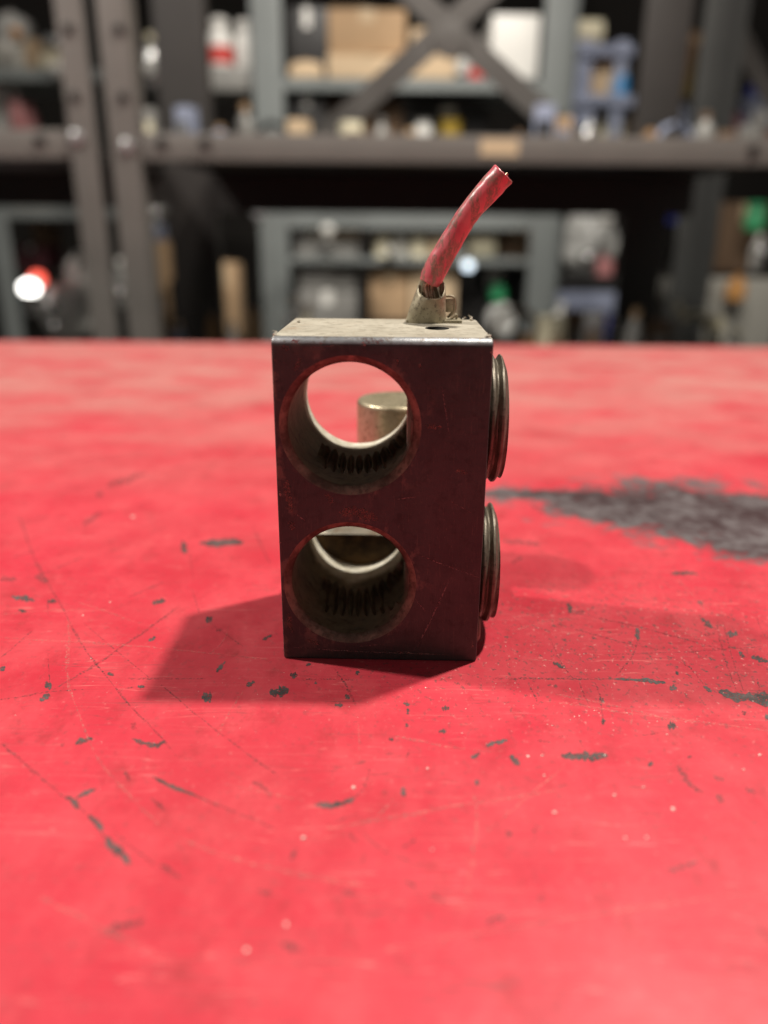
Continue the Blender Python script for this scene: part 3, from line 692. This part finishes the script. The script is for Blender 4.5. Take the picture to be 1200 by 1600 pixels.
for a in ((107, 44), (116, 150)): bolt(rackL, *a, F, .007, 'rack_dark')
for a in ((186, 44), (192, 150)): bolt(rackR, *a, F, .007, 'rack_dark')
for a in ((62, 218),): bolt(rackL, *a, F + .006, .008, 'rack_dark')
for a in ((252, 222), (320, 222), (1177, 233)): bolt(rackR, *a, F + .006, .008, 'rack_dark')
pr = [P(752, 216, F), P(810, 243, F)]
link('sticker', box(pr[0].x, pr[1].x, F + .0050, F + .0058, pr[1].z, pr[0].z), M['carton_pale'], rackR)
# crossed braces at its back
def bar(name, p, q, wdt, th, mat, parent):
    p, q = Vector(p), Vector(q); d = (q - p).normalized(); nrm = Vector((0, 1, 0)); s = d.cross(nrm).normalized()
    vs = []
    for e in (p, q):
        for a, b in ((-1, 0), (1, 0), (1, 1), (-1, 1)): vs.append(e + s * wdt * .5 * a + nrm * th * b)
    return link(name, mesh(vs, [(0, 1, 2, 3), (7, 6, 5, 4), (0, 4, 5, 1), (1, 5, 6, 2), (2, 6, 7, 3), (3, 7, 4, 0)]), mat, parent)
B = 2.0
M['brace'] = plain('brace_paint', (0.072, 0.066, 0.061), .5, .1, .2, 12)
bar('brace', P(505, 215, B), P(790, -40, B), .052, .005, M['brace'], rackR)
bar('brace', P(898, 220, B + .006), P(610, -40, B + .006), .052, .005, M['brace'], rackR)
c = P(703, 62, B - .004); link('brace_plate', lathe([(.04, 0), (.04, .003), (.034, .004)], 8), M['brace'], rackR)
o = bpy.data.objects['brace_plate']; o.location = c; o.rotation_euler = (math.pi / 2, 0, 0)
# dark rear posts
for (a, b, Y, mt) in ((256, 332, 2.12, 'rack_dark'), (985, 1055, 2.12, 'rack_dark')):
    x0, x1 = spanx(a, b, 250, Y); rack_post(rackR, x0, x1, Y, mat=M[mt])
x0, x1 = spanx(1075, 1140, 230, 2.3)
st = empty('upright_channel', (0, 0, 0), 'dark grey steel upright right of the mustard bottle', 'upright')
rack_post(st, x0, x1, 2.3, mat=plain('dark_grey_upright', (0.085, 0.088, 0.085), .5, .1, .2, 12))

# blue-grey shelving behind
S = 2.75
sh = empty('grey_shelving', (0, 0, 0), 'blue-grey steel shelving with two posts seen past the crossed braces', 'shelving')
gx0, gx1 = spanx(400, 446, 230, S); hx0, hx1 = spanx(838, 888, 230, S)
rack_post(sh, gx0, gx1, S, mat=M['grey'], flip=True); rack_post(sh, hx0, hx1, S, mat=M['grey'])
def shelf(parent, x0, x1, ytop, ybot, Y, mat='grey', depth=.45):
    zt_, zb_ = zz(ytop, Y, 640), zz(ybot, Y, 640)
    link('shelf_lip', box(x0, x1, Y + .007, Y + .010, zb_, zt_), M[mat], parent)
    link('shelf_board', box(x0, x1, Y + .0105, Y + depth, zt_ - .012, zt_ - .001), M[mat], parent)
    return zt_
z_up = shelf(sh, gx1 + .001, hx0 - .001, 122, 141, S)
z_lo = shelf(sh, gx1 + .001, hx0 - .001, 326, 357, S)
z_l3 = shelf(sh, gx1 + .001, hx0 - .001, 402, 412, S)
bolt(sh, 405, 333, S, .02)
sl = empty('grey_shelving', (0, 0, 0), 'blue-grey steel shelving in the left corner behind the lit bulb', 'shelving')
kx0, kx1 = spanx(-8, 22, 420, S); rack_post(sl, kx0, kx1, S, mat=M['grey'], z1=zz(330, S, 20), flip=True)
kx2 = P(125, 330, S).x
shelf(sl, kx0 - .3, kx2 + .15, 328, 346, S); shelf(sl, kx0 - .3, kx2 + .15, 110, 130, S)
x0, x1 = spanx(118, 150, 420, S); rack_post(sl, x0 + .05, x1 + .05, S, mat=M['grey'])

# ---- stock on the shelves
def dims(x0, y0, x1, y1, Y):
    ym = (y0 + y1) / 2; a, b = P(x0, ym, Y).x, P(x1, ym, Y).x; xm = (x0 + x1) / 2
    return a, b, P(xm, y1, Y).z, P(xm, y0, Y).z
def carton(px, Y, label, mat='carton', depth=.2, group=None, name='carton', cat='box', tape=True, rz=0.0):
    a, b, z0, z1 = dims(*px, Y); w_, h_ = b - a, z1 - z0
    e = empty(name, ((a + b) / 2, Y + depth / 2, z0), label, cat, group, rz)
    link('body', box(-w_ / 2, w_ / 2, -depth / 2, depth / 2, 0, h_, min(.004, h_ * .1)), M[mat], e)
    if tape and w_ > .03:
        link('tape', box(-w_ * .09, w_ * .09, -depth / 2 - .001, depth / 2, h_ * .72, h_ + .001), M['tape'] if 'carton' in mat else M['white'], e)
        link('flap', box(-w_ / 2 + .002, -.002, -depth / 2 + .003, depth / 2 - .003, h_ + .0012, h_ + .004), M[mat], e)
    return e
def bottle(px, Y, label, mat='white', cap='black', lab=None, name='bottle', cat='bottle', group=None, neck=.35):
    a, b, z0, z1 = dims(*px, Y); r = (b - a) / 2; h = z1 - z0
    e = empty(name, ((a + b) / 2, Y + r, z0), label, cat, group)
    link('body', lathe([(r * .9, 0), (r, h * .03), (r, h * .62), (r * .85, h * .72), (r * neck, h * .82), (r * neck, h * .86)], 24), M[mat], e)
    link('cap', lathe([(r * neck * 1.25, h * .85), (r * neck * 1.25, h * .98), (r * neck, h)], 20), M[cap], e)
    if lab: link('print_band', lathe([(r * 1.01, h * .08), (r * 1.015, h * .09), (r * 1.015, h * .42), (r * 1.01, h * .43)], 24), M[lab], e)
    return e
def bag(px, Y, label, mat='film', name='plastic_bag', cat='bag', depth=None, seed=0):
    a, b, z0, z1 = dims(*px, Y); w_, h_ = b - a, z1 - z0; d = depth or w_ * .6
    e = empty(name, ((a + b) / 2, Y + d / 2, z0), label, cat)
    bm = bmesh.new(); bmesh.ops.create_icosphere(bm, subdivisions=4, radius=1)
    for v in bm.verts:
        q = v.co.copy(); n1 = noise.noise(q * 1.6 + Vector((seed, 0, 0))); n2 = noise.noise(q * 5 + Vector((0, seed, 0)))
        f = 1 + .22 * n1 + .10 * abs(n2); q = Vector((math.copysign(abs(q.x) ** .75, q.x), math.copysign(abs(q.y) ** .75, q.y), math.copysign(abs(q.z) ** .75, q.z))) * f
        v.co = Vector((q.x * w_ * .47, q.y * d * .47, max(0, h_ * .44 + q.z * h_ * .44)))
    link('sack', bm_mesh(bm, True, 30), M[mat], e)
    link('knot', lathe([(w_ * .05, h_ * .84), (w_ * .035, h_ * .9), (w_ * .10, h_ * .98), (w_ * .06, h_)], 12), M[mat], e)
    return e
def roll(px, Y, label, mat='cream', name='tape_roll', cat='roll'):
    a, b, z0, z1 = dims(*px, Y); R = (z1 - z0) / 2; w_ = (b - a)
    e = empty(name, ((a + b) / 2, Y + R, z0), label, cat)
    o = link('winding', lathe([(R * .45, -w_ * .46), (R * .97, -w_ * .46), (R, -w_ * .42), (R, w_ * .42), (R * .97, w_ * .46), (R * .45, w_ * .46)], 32), M[mat], e)
    o.rotation_euler = (0, math.pi / 2, 0); o.location = (0, 0, R)
    o = link('core', lathe([(R * .38, -w_ * .5), (R * .44, -w_ * .5), (R * .44, w_ * .5), (R * .38, w_ * .5)], 24), M['carton'], e); o.rotation_euler = (0, math.pi / 2, 0); o.location = (0, 0, R)
    return e
def bin_(px, Y, label, mat='greybox', depth=.25, name='parts_bin', cat='bin'):
    a, b, z0, z1 = dims(*px, Y); w_, h_ = b - a, z1 - z0
    e = empty(name, ((a + b) / 2, Y + depth / 2, z0), label, cat)
    bm = bmesh.new(); t = w_ * .06
    def rect(x, y, z): return [bm.verts.new(v) for v in ((-x, -y, z), (x, -y, z), (x, y, z), (-x, y, z))]
    rs = [rect(w_ * .46, depth * .46, 0), rect(w_ * .5, depth * .5, h_), rect(w_ * .5 - t, depth * .5 - t, h_), rect(w_ * .46 - t, depth * .46 - t, h_ * .08)]
    bm.faces.new(rs[0][::-1]); bm.faces.new(rs[3])
    for p, q in zip(rs, rs[1:]):
        for k in range(4): bm.faces.new((p[k], p[(k + 1) % 4], q[(k + 1) % 4], q[k]))
    link('tray', bm_mesh(bm), M[mat], e)
    link('rim', box(-w_ * .51, w_ * .51, -depth * .5 - .004, -depth * .5, h_ * .86, h_), M[mat], e)
    link('card', box(-w_ * .25, w_ * .25, -depth * .5 - .002, -depth * .485 - .001, h_ * .35, h_ * .65), M['white'], e)
    return e
def knob(px, Y, label, mat='steel', name='metal_ball', cat='ball'):
    a, b, z0, z1 = dims(*px, Y); r = (b - a) / 2; h = z1 - z0
    e = empty(name, ((a + b) / 2, Y + r, z0), label, cat)
    prof = [(r * .7, 0), (r * .72, h * .06), (r * .3, h * .12), (r * .28, h * .25)] + [(max(.05, math.sin(t)) * r, h * .62 - math.cos(t) * h * .38) for t in np.linspace(.35, 3.0, 12)]
    link('ball', lathe(prof, 24, 60), M[mat], e); link('base', lathe([(r * .95, -.001), (r * .95, h * .03), (r * .7, h * .05)], 20), M['black'], e); return e

I = S + .06   # stock stands a little inside the shelf lip
# upper left
bag((-18, 12, 42, 64), I, 'pale crumpled plastic bag in the top left corner', 'film', seed=1)
carton((-10, 62, 36, 112), I, 'pale grey carton on the top left shelf under the bag', 'palegrey', .2)
carton((34, 60, 62, 112), I + .02, 'small tan carton on the top left shelf', 'carton_pale', .12)
bag((52, 72, 106, 116), I, 'lumpy cream bag on the top left shelf beside the rack post', 'cream', seed=2)
roll((66, 52, 96, 78), I + .25, 'steel ring standing behind the cream bag', 'steel', 'steel_ring', 'ring')
carton((-15, 132, 12, 205), I + .1, 'white box at the left edge below the top shelf', 'white', .12, name='white_box')
bottle((8, 138, 36, 210), I + .02, 'dusty pink bottle at the far left below the top shelf', 'pink', 'white')
bottle((30, 160, 54, 210), I + .05, 'short dull pink bottle next to the taller pink one', 'pink', 'pink')
# left of grey post
bottle((218, 48, 248, 135), I, 'slim steel canister between the taupe post and the dark column', 'steel', 'cream', name='canister', cat='canister')
bottle((322, 24, 359, 104), I, 'white bottle with a red band beside the blue-grey post', 'white', 'white', 'red', neck=.6)
bottle((363, 28, 398, 112), I, 'plain white bottle touching the blue-grey post', 'white', 'white', neck=.6)
carton((322, 104, 400, 142), I, 'small grey tray under the two white bottles', 'greybox', .18, name='tray', cat='tray', tape=False)
# upper shelf
carton((448, 12, 512, 121), I, 'black box on the upper shelf beside the blue-grey post', 'black', .3, name='black_box')
bag((446, 92, 506, 123), S + .02, 'low pale brown paper bag in front of the black box', 'carton_pale', name='paper_bag', seed=3, depth=.03)
carton((513, 14, 634, 84), I + .03, 'large brown carton on the upper shelf, top half of the stack', 'carton', .3)
carton((511, 86, 634, 122), I, 'long pale carton under the large brown carton', 'carton_pale', .3)
carton((642, 46, 712, 122), I, 'tan carton behind the crossing of the braces', 'carton_pale', .3)
bag((712, 78, 766, 122), I, 'white and grey plastic bag right of the tan carton', 'film', seed=4)
bottle((733, 100, 758, 122), S + .025, 'small red can on the upper shelf lip', 'red', 'white', name='can', cat='can', neck=.9)
carton((768, 22, 842, 122), I, 'large white box on the upper shelf by the right post', 'white', .3, name='white_box', tape=False)
# under upper shelf, behind the braces
carton((452, 150, 508, 214), I, 'black crate under the upper shelf at its left', 'black', .3, name='crate', cat='crate')
carton((506, 158, 628, 214), I + .05, 'dark brown carton under the upper shelf', 'carton_dark', .3)
carton((640, 168, 760, 214), I + .08, 'low black case under the upper shelf', 'black', .3, name='case', cat='case')
bottle((688, 186, 722, 214), I, 'stubby mustard tub under the upper shelf', 'yellow', 'yellow', name='tub', cat='tub', neck=.8)
bottle((648, 188, 676, 214), I, 'small white tub under the upper shelf', 'white', 'greybox', name='tub', cat='tub', neck=.8)
# slate stand with stock at right
stand = empty('step_stand', (0, 0, 0), 'slate blue step stand right of the blue-grey post', 'stand')
for a, b in ((898, 922), (958, 976)):
    q = dims(a, 62, b, 216, I); link('leg', box(q[0], q[1], I, I + .025, q[2], q[3], .002), M['slate'], stand)
    link('leg', box(q[0], q[1], I + .275, I + .30, q[2], q[3], .002), M['slate'], stand)
for y0, y1 in ((70, 88), (148, 166)):
    q = dims(884, y0, 990, y1, I); link('step', box(q[0], q[1], I - .012, I + .31, q[2], q[3], .002), M['slate'], stand)
q = dims(884, 60, 990, 70, I)
roll((888, 26, 946, 71), I + .02, 'fat cream roll on top of the slate stand', 'cream')
carton((904, 98, 932, 149), I + .03, 'narrow tan carton on the middle step', 'carton_pale', .12)
carton((934, 92, 957, 149), I + .03, 'taller tan carton on the middle step', 'carton_pale', .12)
bottle((958, 104, 986, 150), I - .005, 'blue bottle with a pale cap on the middle step', 'blue', 'white', neck=.6)
bottle((938, 176, 982, 216), I + .04, 'squat greenish white jar under the slate stand', 'cream', 'film', name='jar', cat='jar', neck=.8)
# right-hand dark corner
knob((1020, 4, 1042, 34), 2.6, 'upper bronze ball in the dark right corner', 'post')
knob((1017, 36, 1040, 62), 2.6, 'lower bronze ball in the dark right corner', 'post')
e = empty('wooden_plank', P(1030, 214, 2.5), 'brown plank leaning in the dark right corner', 'plank')
link('board', box(-.028, .028, 0, .02, 0, .28, .002), M['wood'], e); link('end_band', box(-.029, .029, -.001, .021, .25, .265), M['carton'], e); e.rotation_euler = (0, .22, 0)
bottle((1058, 52, 1092, 150), 2.5, 'dark mustard bottle beside the grey upright', 'yellow', 'black')
bottle((1050, 150, 1085, 214), 2.5, 'dark slate tub below the mustard bottle', 'slate', 'black', name='tub', cat='tub')
e = empty('steel_strut', (0, 0, 0), 'grey diagonal strut in the top right corner', 'strut')
bar('bar', P(1150, 45, 2.6), P(1225, 190, 2.6), .055, .005, M['brace'], e); bar('edge_fold', P(1163, 40, 2.594), P(1238, 185, 2.594), .008, .016, M['brace'], e)
bin_((1162, 150, 1215, 214), 2.7, 'slate blue bin at the right edge above the beam', 'slate')
carton((1186, 128, 1230, 150), 2.75, 'deep blue box on the slate bin at the right edge', 'deepblue', .1, name='blue_box')
bottle((1142, 168, 1166, 214), 2.7, 'maroon tub beside the slate bin', 'maroon', 'maroon', name='tub', cat='tub')
# lower left
carton((20, 312, 78, 329), I, 'flat brown carton on the lower left shelf', 'carton', .2)
carton((26, 384, 72, 420), I + .12, 'maroon card box behind the lit bulb', 'maroon', .15, name='card_box')
carton((50, 348, 76, 384), I + .12, 'small grey brown box above the maroon card box', 'carton_dark', .12)
e = empty('indicator_lamp', P(48, 462, 2.2), 'bright lit bulb with a red lens at the left edge', 'lamp')
def ball(r, sz=1.0): return lathe([(max(.02, math.sin(t)) * r, r * sz * (1 - math.cos(t))) for t in np.linspace(.1, 3.05, 16)], 24, 80)
link('bulb', ball(.026, .8), M['glow_white'], e); o = link('lens', ball(.021), M['glow_red'], e); o.location = (.020, .012, .022)
link('base', lathe([(.014, -.05), (.014, -.004), (.02, .004)], 16), M['steel'], e)
e.scale = (1, 1, 1)
bag((58, 436, 138, 530), 2.2, 'big clear plastic bag below the lit bulb', 'film', seed=5)
bag((98, 396, 135, 470), 2.3, 'small clear plastic bag beside the left rack post', 'film', seed=6)
knob((68, 468, 96, 512), 2.1, 'shiny steel ball in front of the clear bag', 'steel')
bottle((176, 404, 196, 478), 2.3, 'slim pale bottle showing between the two rack posts', 'film', 'white')
knob((218, 312, 260, 352), 2.6, 'round steel ball right of the taupe post', 'steel')
carton((230, 376, 264, 512), 2.5, 'tall narrow brown carton right of the taupe post', 'carton', .1)
carton((338, 412, 372, 530), 2.5, 'tall tan carton beside the dark column', 'carton', .1)
carton((222, 350, 250, 376), 2.5, 'small slate box on the tall narrow carton', 'slate', .08, name='small_box')
# lower shelf contents
carton((462, 372, 560, 404), I, 'grey metal box, upper one under the lower shelf', 'greybox', .3, name='metal_box')
carton((468, 408, 556, 452), I - .0, 'grey metal box, middle of the three', 'greybox', .3, name='metal_box')
carton((466, 455, 558, 530), I - .0, 'grey metal box, bottom of the three', 'greybox', .3, name='metal_box')
roll((480, 358, 512, 373), I, 'small cream roll on the grey metal box', 'cream')
roll((498, 312, 524, 327), I, 'tan roll on the lower shelf near the left post', 'carton_pale')
for i, (a, b, mt, lb) in enumerate(((584, 612, 'cream', 'leftmost cream tub in the row under the lower shelf'), (614, 640, 'palegrey', 'grey tub in the row under the lower shelf'),
                                    (642, 668, 'cream', 'middle cream tub in the row under the lower shelf'), (670, 700, 'carton_pale', 'tan tub in the row under the lower shelf'),
                                    (702, 728, 'greybox', 'dark grey tub at the right of the row'))):
    bottle((a, 366, b, 402), I, lb, mt, 'white' if i % 2 else 'cream', name='tub', cat='tub', group='row of tubs', neck=.85)
carton((578, 418, 640, 500), I, 'brown carton below the row of tubs, left one', 'carton', .25)
carton((643, 414, 712, 500), I, 'pale carton below the row of tubs, right one', 'carton_pale', .25)
roll((734, 358, 776, 404), I, 'beige roll near the right post under the lower shelf', 'cream')
e = empty('led_lamp', P(731, 424, 2.5), 'round pale blue lit lamp right of the red wire', 'lamp')
link('lens', ball(.016), M['glow_blue'], e); link('stem', lathe([(.006, -.05), (.006, -.002), (.010, .003)], 12), M['black'], e)
carton((706, 420, 836, 530), I + .1, 'large black case behind the small lit lamp', 'black', .25, name='case', cat='case')
bottle((768, 438, 792, 470), I + .02, 'small green can in front of the black case', 'green', 'black', name='can', cat='can')
bag((762, 470, 806, 530), I + .02, 'small clear bag below the green can', 'film', seed=7)
# right of right post
bag((880, 318, 972, 430), I, 'large clear plastic bag right of the blue-grey post', 'film', seed=8, depth=.2)
knob((908, 392, 938, 422), 2.6, 'steel ball in front of the large clear bag', 'steel')
bottle((932, 398, 962, 432), 2.62, 'dusty pink tub below the large clear bag', 'pink', 'pink', name='tub', cat='tub')
carton((872, 430, 968, 455), I, 'thin black tray under the large clear bag', 'black', .25, name='tray', cat='tray', tape=False)
carton((866, 456, 972, 490), I, 'slate grey case under the black tray', 'slate', .25, name='case', cat='case', tape=False)
carton((894, 492, 952, 535), I, 'deep blue box just above the bench edge', 'deepblue', .2, name='blue_box')
bottle((864, 474, 892, 540), 2.65, 'white bottle at the foot of the blue-grey post', 'white', 'white')
bottle((1024, 316, 1072, 350), 2.6, 'deep blue cap-shaped tub in the dark right corner', 'deepblue', 'deepblue', name='tub', cat='tub', neck=.8)
e = empty('folding_trestle', (0, 0, 0), 'pale trestle with two splayed legs in the dark right corner', 'trestle')
bar('leg', P(1032, 425, 2.5), P(1004, 545, 2.5), .028, .03, M['palegrey'], e); bar('leg', P(1042, 425, 2.5), P(1062, 545, 2.5), .028, .03, M['palegrey'], e)
bar('rail', P(1018, 424, 2.49), P(1056, 424, 2.49), .02, .05, M['brace'], e)
carton((1098, 436, 1215, 545), 2.5, 'pale grey panel box at the right edge', 'palegrey', .1, name='panel_box', tape=False)
bottle((1142, 430, 1172, 470), 2.44, 'small orange tub in front of the pale panel box', 'orange', 'orange', name='tub', cat='tub')
carton((1122, 318, 1196, 425), 2.7, 'dark brown carton above the pale panel box', 'carton_dark', .2)
bottle((1172, 316, 1204, 360), 2.6, 'green tub at the right edge', 'green', 'green', name='tub', cat='tub', neck=.8)
bottle((1178, 366, 1198, 424), 2.6, 'slim clear bottle below the green tub at the right edge', 'film', 'white')

# small balls added as glints; white and orange ones paint the highlight
for px, Y, lb, mt in (((12, 40, 30, 62), 2.7, 'small orange glint ball at the top left under the pale bag', 'orange'), ((74, 96, 98, 120), 2.7, 'white glint ball in front of the lumpy cream bag', 'white'),
                      ((222, 96, 240, 118), 2.7, 'small white glint ball beside the slim canister', 'white'), ((500, 350, 522, 374), 2.72, 'small white glint ball near the cream roll', 'white'),
                      ((600, 384, 616, 402), 2.72, 'tiny steel glint ball before the row of tubs', 'steel'), ((938, 330, 962, 356), 2.7, 'white glint ball high on the large clear bag', 'white'),
                      ((1182, 384, 1200, 412), 2.55, 'steel glint ball at the right edge by the slim clear bottle', 'steel'), ((112, 392, 132, 420), 2.1, 'white glint ball above the small clear bag', 'white'),
                      ((176, 446, 194, 474), 2.2, 'steel glint ball seen between the two rack posts', 'steel'), ((968, 455, 986, 480), 2.5, 'steel glint ball right of the slate grey case', 'steel')):
    knob(px, Y, lb, mt)
for px, Y, lb, mt, dp in (((458, 308, 492, 326), I, 'small brown carton on the lower shelf by the left post', 'carton', .1), ((540, 306, 590, 326), I + .1, 'low black box on the lower shelf', 'black', .1),
                          ((640, 300, 690, 326), I + .1, 'dark carton on the lower shelf behind the wire', 'carton_dark', .12), ((780, 300, 832, 326), I + .1, 'dark carton on the lower shelf by the right post', 'carton_dark', .12),
                          ((780, 360, 835, 402), I + .05, 'dark carton right of the beige roll', 'carton_dark', .15), ((515, 360, 560, 372), I, 'thin tan carton on the upper grey metal box', 'carton_pale', .1),
                          ((1000, 180, 1040, 214), 2.5, 'dark carton at the foot of the leaning plank', 'carton_dark', .1), ((985, 470, 1004, 540), 2.6, 'tall black box left of the pale trestle', 'black', .1),
                          ((1066, 455, 1096, 540), 2.6, 'dark brown carton right of the pale trestle', 'carton_dark', .1), ((268, 440, 300, 540), 2.3, 'black box standing below the dark column', 'black', .1),
                          ((1066, 360, 1118, 430), 2.7, 'black crate left of the dark brown carton', 'black', .15)):
    carton(px, Y, lb, mt, dp)

# oddments standing on the rack's shelf and on its low shelf behind the bench edge
low = zz(560, 1.9, 600)
link('low_deck', box(bx1 + .002, xr, F + .013, 2.10, low - .015, low), M['rack_dark'], rackR)
def stand_px(x, z0, z1, wpx, Y):
    a = P(x, 300, Y); d = (a - EYE).length; w_ = wpx * d / FPX * .95
    return a.x, w_
pal = ['cream', 'white', 'carton_pale', 'greybox', 'slate', 'steel', 'orange', 'carton', 'black', 'film', 'palegrey', 'blue', 'maroon', 'wood', 'yellow']
def oddment(x, z0, h, wpx, Y, kind, mat, label, group):
    X, w_ = stand_px(x, z0, z0 + h, wpx, Y); r_ = w_ / 2
    if kind == 0:
        e = empty('bottle', (X, Y, z0), label, 'bottle', group)
        link('body', lathe([(r_ * .9, 0), (r_, h * .03), (r_, h * .6), (r_ * .5, h * .8), (r_ * .4, h * .86)], 16), M[mat], e); link('cap', lathe([(r_ * .5, h * .85), (r_ * .5, h), (r_ * .3, h * 1.01)], 12), M[random.choice(pal2)], e)
    elif kind == 1:
        e = empty('carton', (X, Y, z0), label, 'box', group, random.uniform(-.4, .4))
        link('body', box(-r_, r_, -r_, r_, 0, h, .002), M[mat], e); link('print_band', box(-r_ * .7, r_ * .7, -r_ - .001, -r_ + .002, h * .3, h * .7), M[random.choice(pal2)], e)
    else:
        e = empty('cable_coil', (X, Y, z0), label, 'coil', group)
        R_ = h * .42; pts = []
        for i in range(60):
            a = i * .42; q = R_ * (1 - .15 * noise.noise(Vector((i * .3, X * 9, 0)))); pts.append((q * math.cos(a), .018 * math.sin(i * .11) + i * .0004, R_ * 1.05 + q * math.sin(a)))
        link('cable', tube(catmull(pts, 2), h * .05, 6), M[mat], e); link('tie', box(-h * .05, h * .05, -.02, .045, R_ * 1.95, R_ * 2.15), M['black'], e)
rnd = random.Random(21)
LBL = {0: 'bottle', 1: 'carton', 2: 'cable coil'}
ORD = 'first second third fourth fifth sixth seventh eighth ninth tenth eleventh twelfth thirteenth fourteenth fifteenth sixteenth seventeenth eighteenth nineteenth'.split()
HUE = dict(cream='cream', white='white', carton_pale='tan', greybox='grey', slate='slate', steel='steel', orange='orange', carton='brown', black='black', film='clear', palegrey='pale grey', maroon='maroon', wood='dark brown', yellow='mustard', carton_dark='dark brown')
pal2 = ['cream', 'carton_pale', 'greybox', 'slate', 'steel', 'carton', 'black', 'wood', 'carton_dark', 'carton_dark', 'maroon']
for i, x in enumerate((240, 300, 348, 388, 428, 470, 548, 596, 640, 806, 842, 872, 912, 1006, 1046, 1088, 1120, 1160, 1190)):
    mt_ = rnd.choice(pal2); k = rnd.choice((0, 0, 1, 1, 2)); h = rnd.uniform(.055, .10)
    oddment(x, zb + .0355, h, rnd.uniform(18, 30), rnd.uniform(1.68, 1.92), k, mt_, f'small {HUE[mt_]} {LBL[k]}, {ORD[i]} from the left along the rack shelf above the beam', {0: 'bottles', 1: 'cartons', 2: 'cable coils'}[k] + ' on the rack shelf')
for i, x in enumerate((234, 262, 318, 352, 386, 452, 476, 820, 848, 878, 916, 950, 984, 1016, 1050, 1084, 1112, 1150, 1186)):
    mt_ = rnd.choice(pal2); k = rnd.choice((0, 0, 1, 1, 2)); h = rnd.uniform(.07, .15)
    oddment(x, low + .0005, h, rnd.uniform(18, 32), rnd.uniform(1.68, 1.95), k, mt_, f'small {HUE[mt_]} {LBL[k]}, {ORD[i]} from the left in the low row behind the bench edge', {0: 'bottles', 1: 'cartons', 2: 'cable coils'}[k] + ' behind the bench edge')
